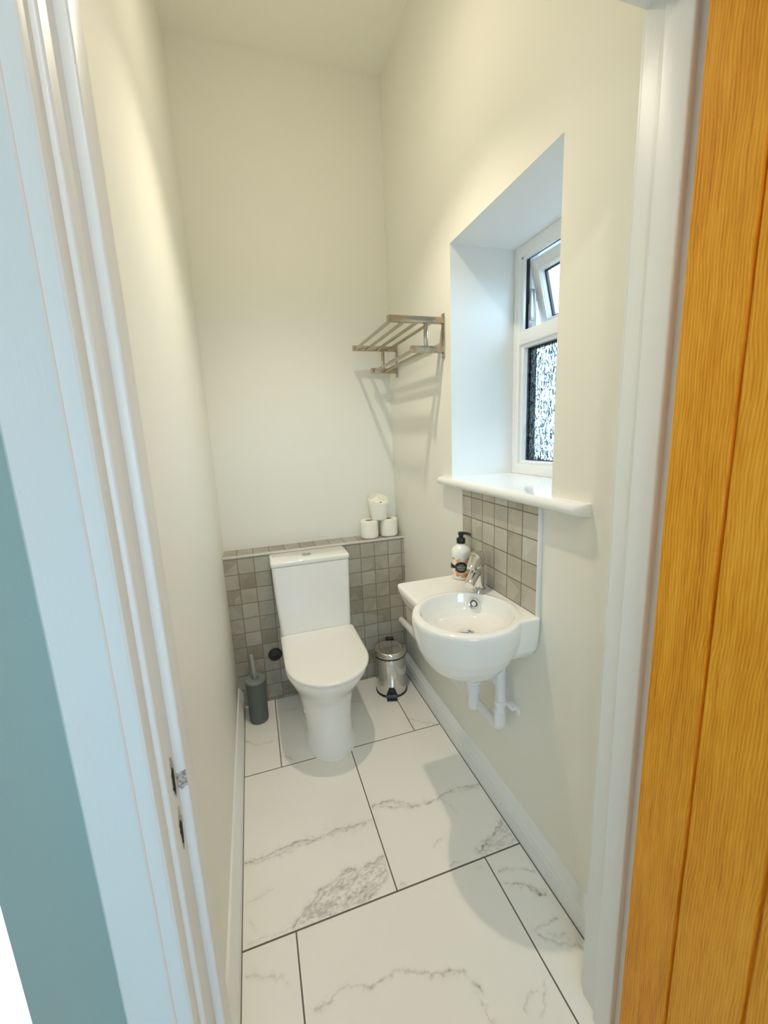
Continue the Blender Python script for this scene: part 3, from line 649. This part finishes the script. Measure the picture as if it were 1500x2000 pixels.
for z, hwid in ((.0575, .007), (.0520, .0135), (.0475, .0150), (.0430, .0120), (.0385, .0070)):
    a = -hwid
    while a < hwid:
        l = rr.uniform(.0012, .0026); wrap(b, [(a, z-.0008), (a+l, z-.0008), (a+l, z+.0008), (a, z+.0008)], BR+.0018, .0002); a += l+.0007
finish(b, 'label_writing', mat('white_label_ink', (.8, .8, .78), .5), lab, angle=50, local=True)

# ------------------------------------------------------------------ pendant fitting (just above the picture's top edge)
pl = thing('pendant_light', 'small white cylinder pendant spotlight hanging on a cord from the ceiling', 'light', (LP.x, LP.y, ZC))
b = B(); lathe(b, [(.038, ZC-.022), (.042, ZC-.016), (.044, ZC-.001)], LP.x, LP.y, 0, 32); finish(b, 'ceiling_rose', UPVC, pl)
b = B(); tube(b, [(LP.x, LP.y, ZC-.02), (LP.x, LP.y, LP.z+.13)], .003, 10); finish(b, 'cord', UPVC, pl)
b = B(); lathe(b, [(.033, .024), (.034, .024), (.034, .130), (.031, .134), (.004, .135), (.004, .130), (.030, .128), (.033, .12), (.033, .024)], LP.x, LP.y, LP.z, 32, cap=False); finish(b, 'lamp_shade', UPVC, pl)

# ------------------------------------------------------------------ waste pipes
wp = thing('waste_pipe', 'white plastic waste trap and pipe clipped to the wall under the basin', 'pipe', (.70, 1.05, .36))
r_ = .0165
b = B(); tube(b, fillet([(.629, 1.092, .584), (.629, 1.092, .432), (.650, 1.150, .432), (.656, 1.165, .50), (.706, 1.10, .53), (.706, 1.06, .53)], .026, 8), r_+.001, 24); finish(b, 'trap', PIPE, wp, angle=50)
b = B(); lathe(b, [(.021, 0), (.0215, .003), (.0215, .026), (.019, .029)], .629, 1.092, .492, 32); lathe(b, [(.024, 0), (.024, .010)], .629, 1.092, .528, 32); finish(b, 'trap_nut', PIPE, wp, angle=40)
b = B(); tube(b, fillet([(.7060, 1.052, .632), (.7060, 1.052, .362), (.7125, 2.028, .318)], .030, 8), r_, 24); finish(b, 'drain_pipe', PIPE, wp, angle=50)
b = B(); lathe(b, [(r_+.001, 0), (r_+.0028, .001), (r_+.0028, .052), (r_+.001, .053)], .7060, 1.052, .378, 28); finish(b, 'pipe_socket', PIPE, wp, angle=40)
b = B(); lathe(b, [(r_+.0005, 0), (r_+.004, 0), (r_+.004, .015), (r_+.0005, .015)], .7060, 1.052, .452, 28); box(b, .718, XR, 1.004, 1.036, .453, .466, .002); box(b, .735, XR, .994, 1.008, .440, .466, .002); finish(b, 'pipe_clip', PIPE, wp, angle=40)

# ------------------------------------------------------------------ towel rack
tk = thing('towel_rack', 'brushed metal two-tier towel rack on the wall above the toilet, left of the window', 'towel rack', (XR, 1.775, 1.70))
YN, YF = 1.513, 2.042
def arm(y, z, xt, xw=XR):
    b = B(); box(b, xt, xw-.001, y-.0095, y+.0095, z-.012, z+.012, .003, 3); return b
for y in (YN, YF):
    b = B(); box(b, XR-.005, XR, y-.011, y+.011, 1.622, 1.782, .003, 3); pt_ = finish(b, 'wall_plate', BRUSHED, tk)
    for z in (1.634, 1.773):
        b = B(); lathe(b, [(.004, 0), (.004, .002), (.002, .003)], XR-.005, y, z, 16, M=Matrix.Rotation(-PI/2, 3, 'Y')); finish(b, 'screw', CHROME, pt_)
    finish(arm(y, 1.757, .519), 'upper_arm', BRUSHED, tk); finish(arm(y, 1.653, .607), 'lower_arm', BRUSHED, tk)
    b = B(); box(b, .664, .678, y-.006, y+.006, 1.663, 1.747, .002); finish(b, 'strut', BRUSHED, tk)
for x in (.533, .588, .642, .697):
    b = B(); tube(b, [(x, YN, 1.752), (x, YF, 1.752)], .0068, 20); finish(b, 'upper_rail', BRUSHED, tk)
for x in (.621, .675):
    b = B(); tube(b, [(x, YN, 1.650), (x, YF, 1.650)], .0068, 20); finish(b, 'lower_rail', BRUSHED, tk)
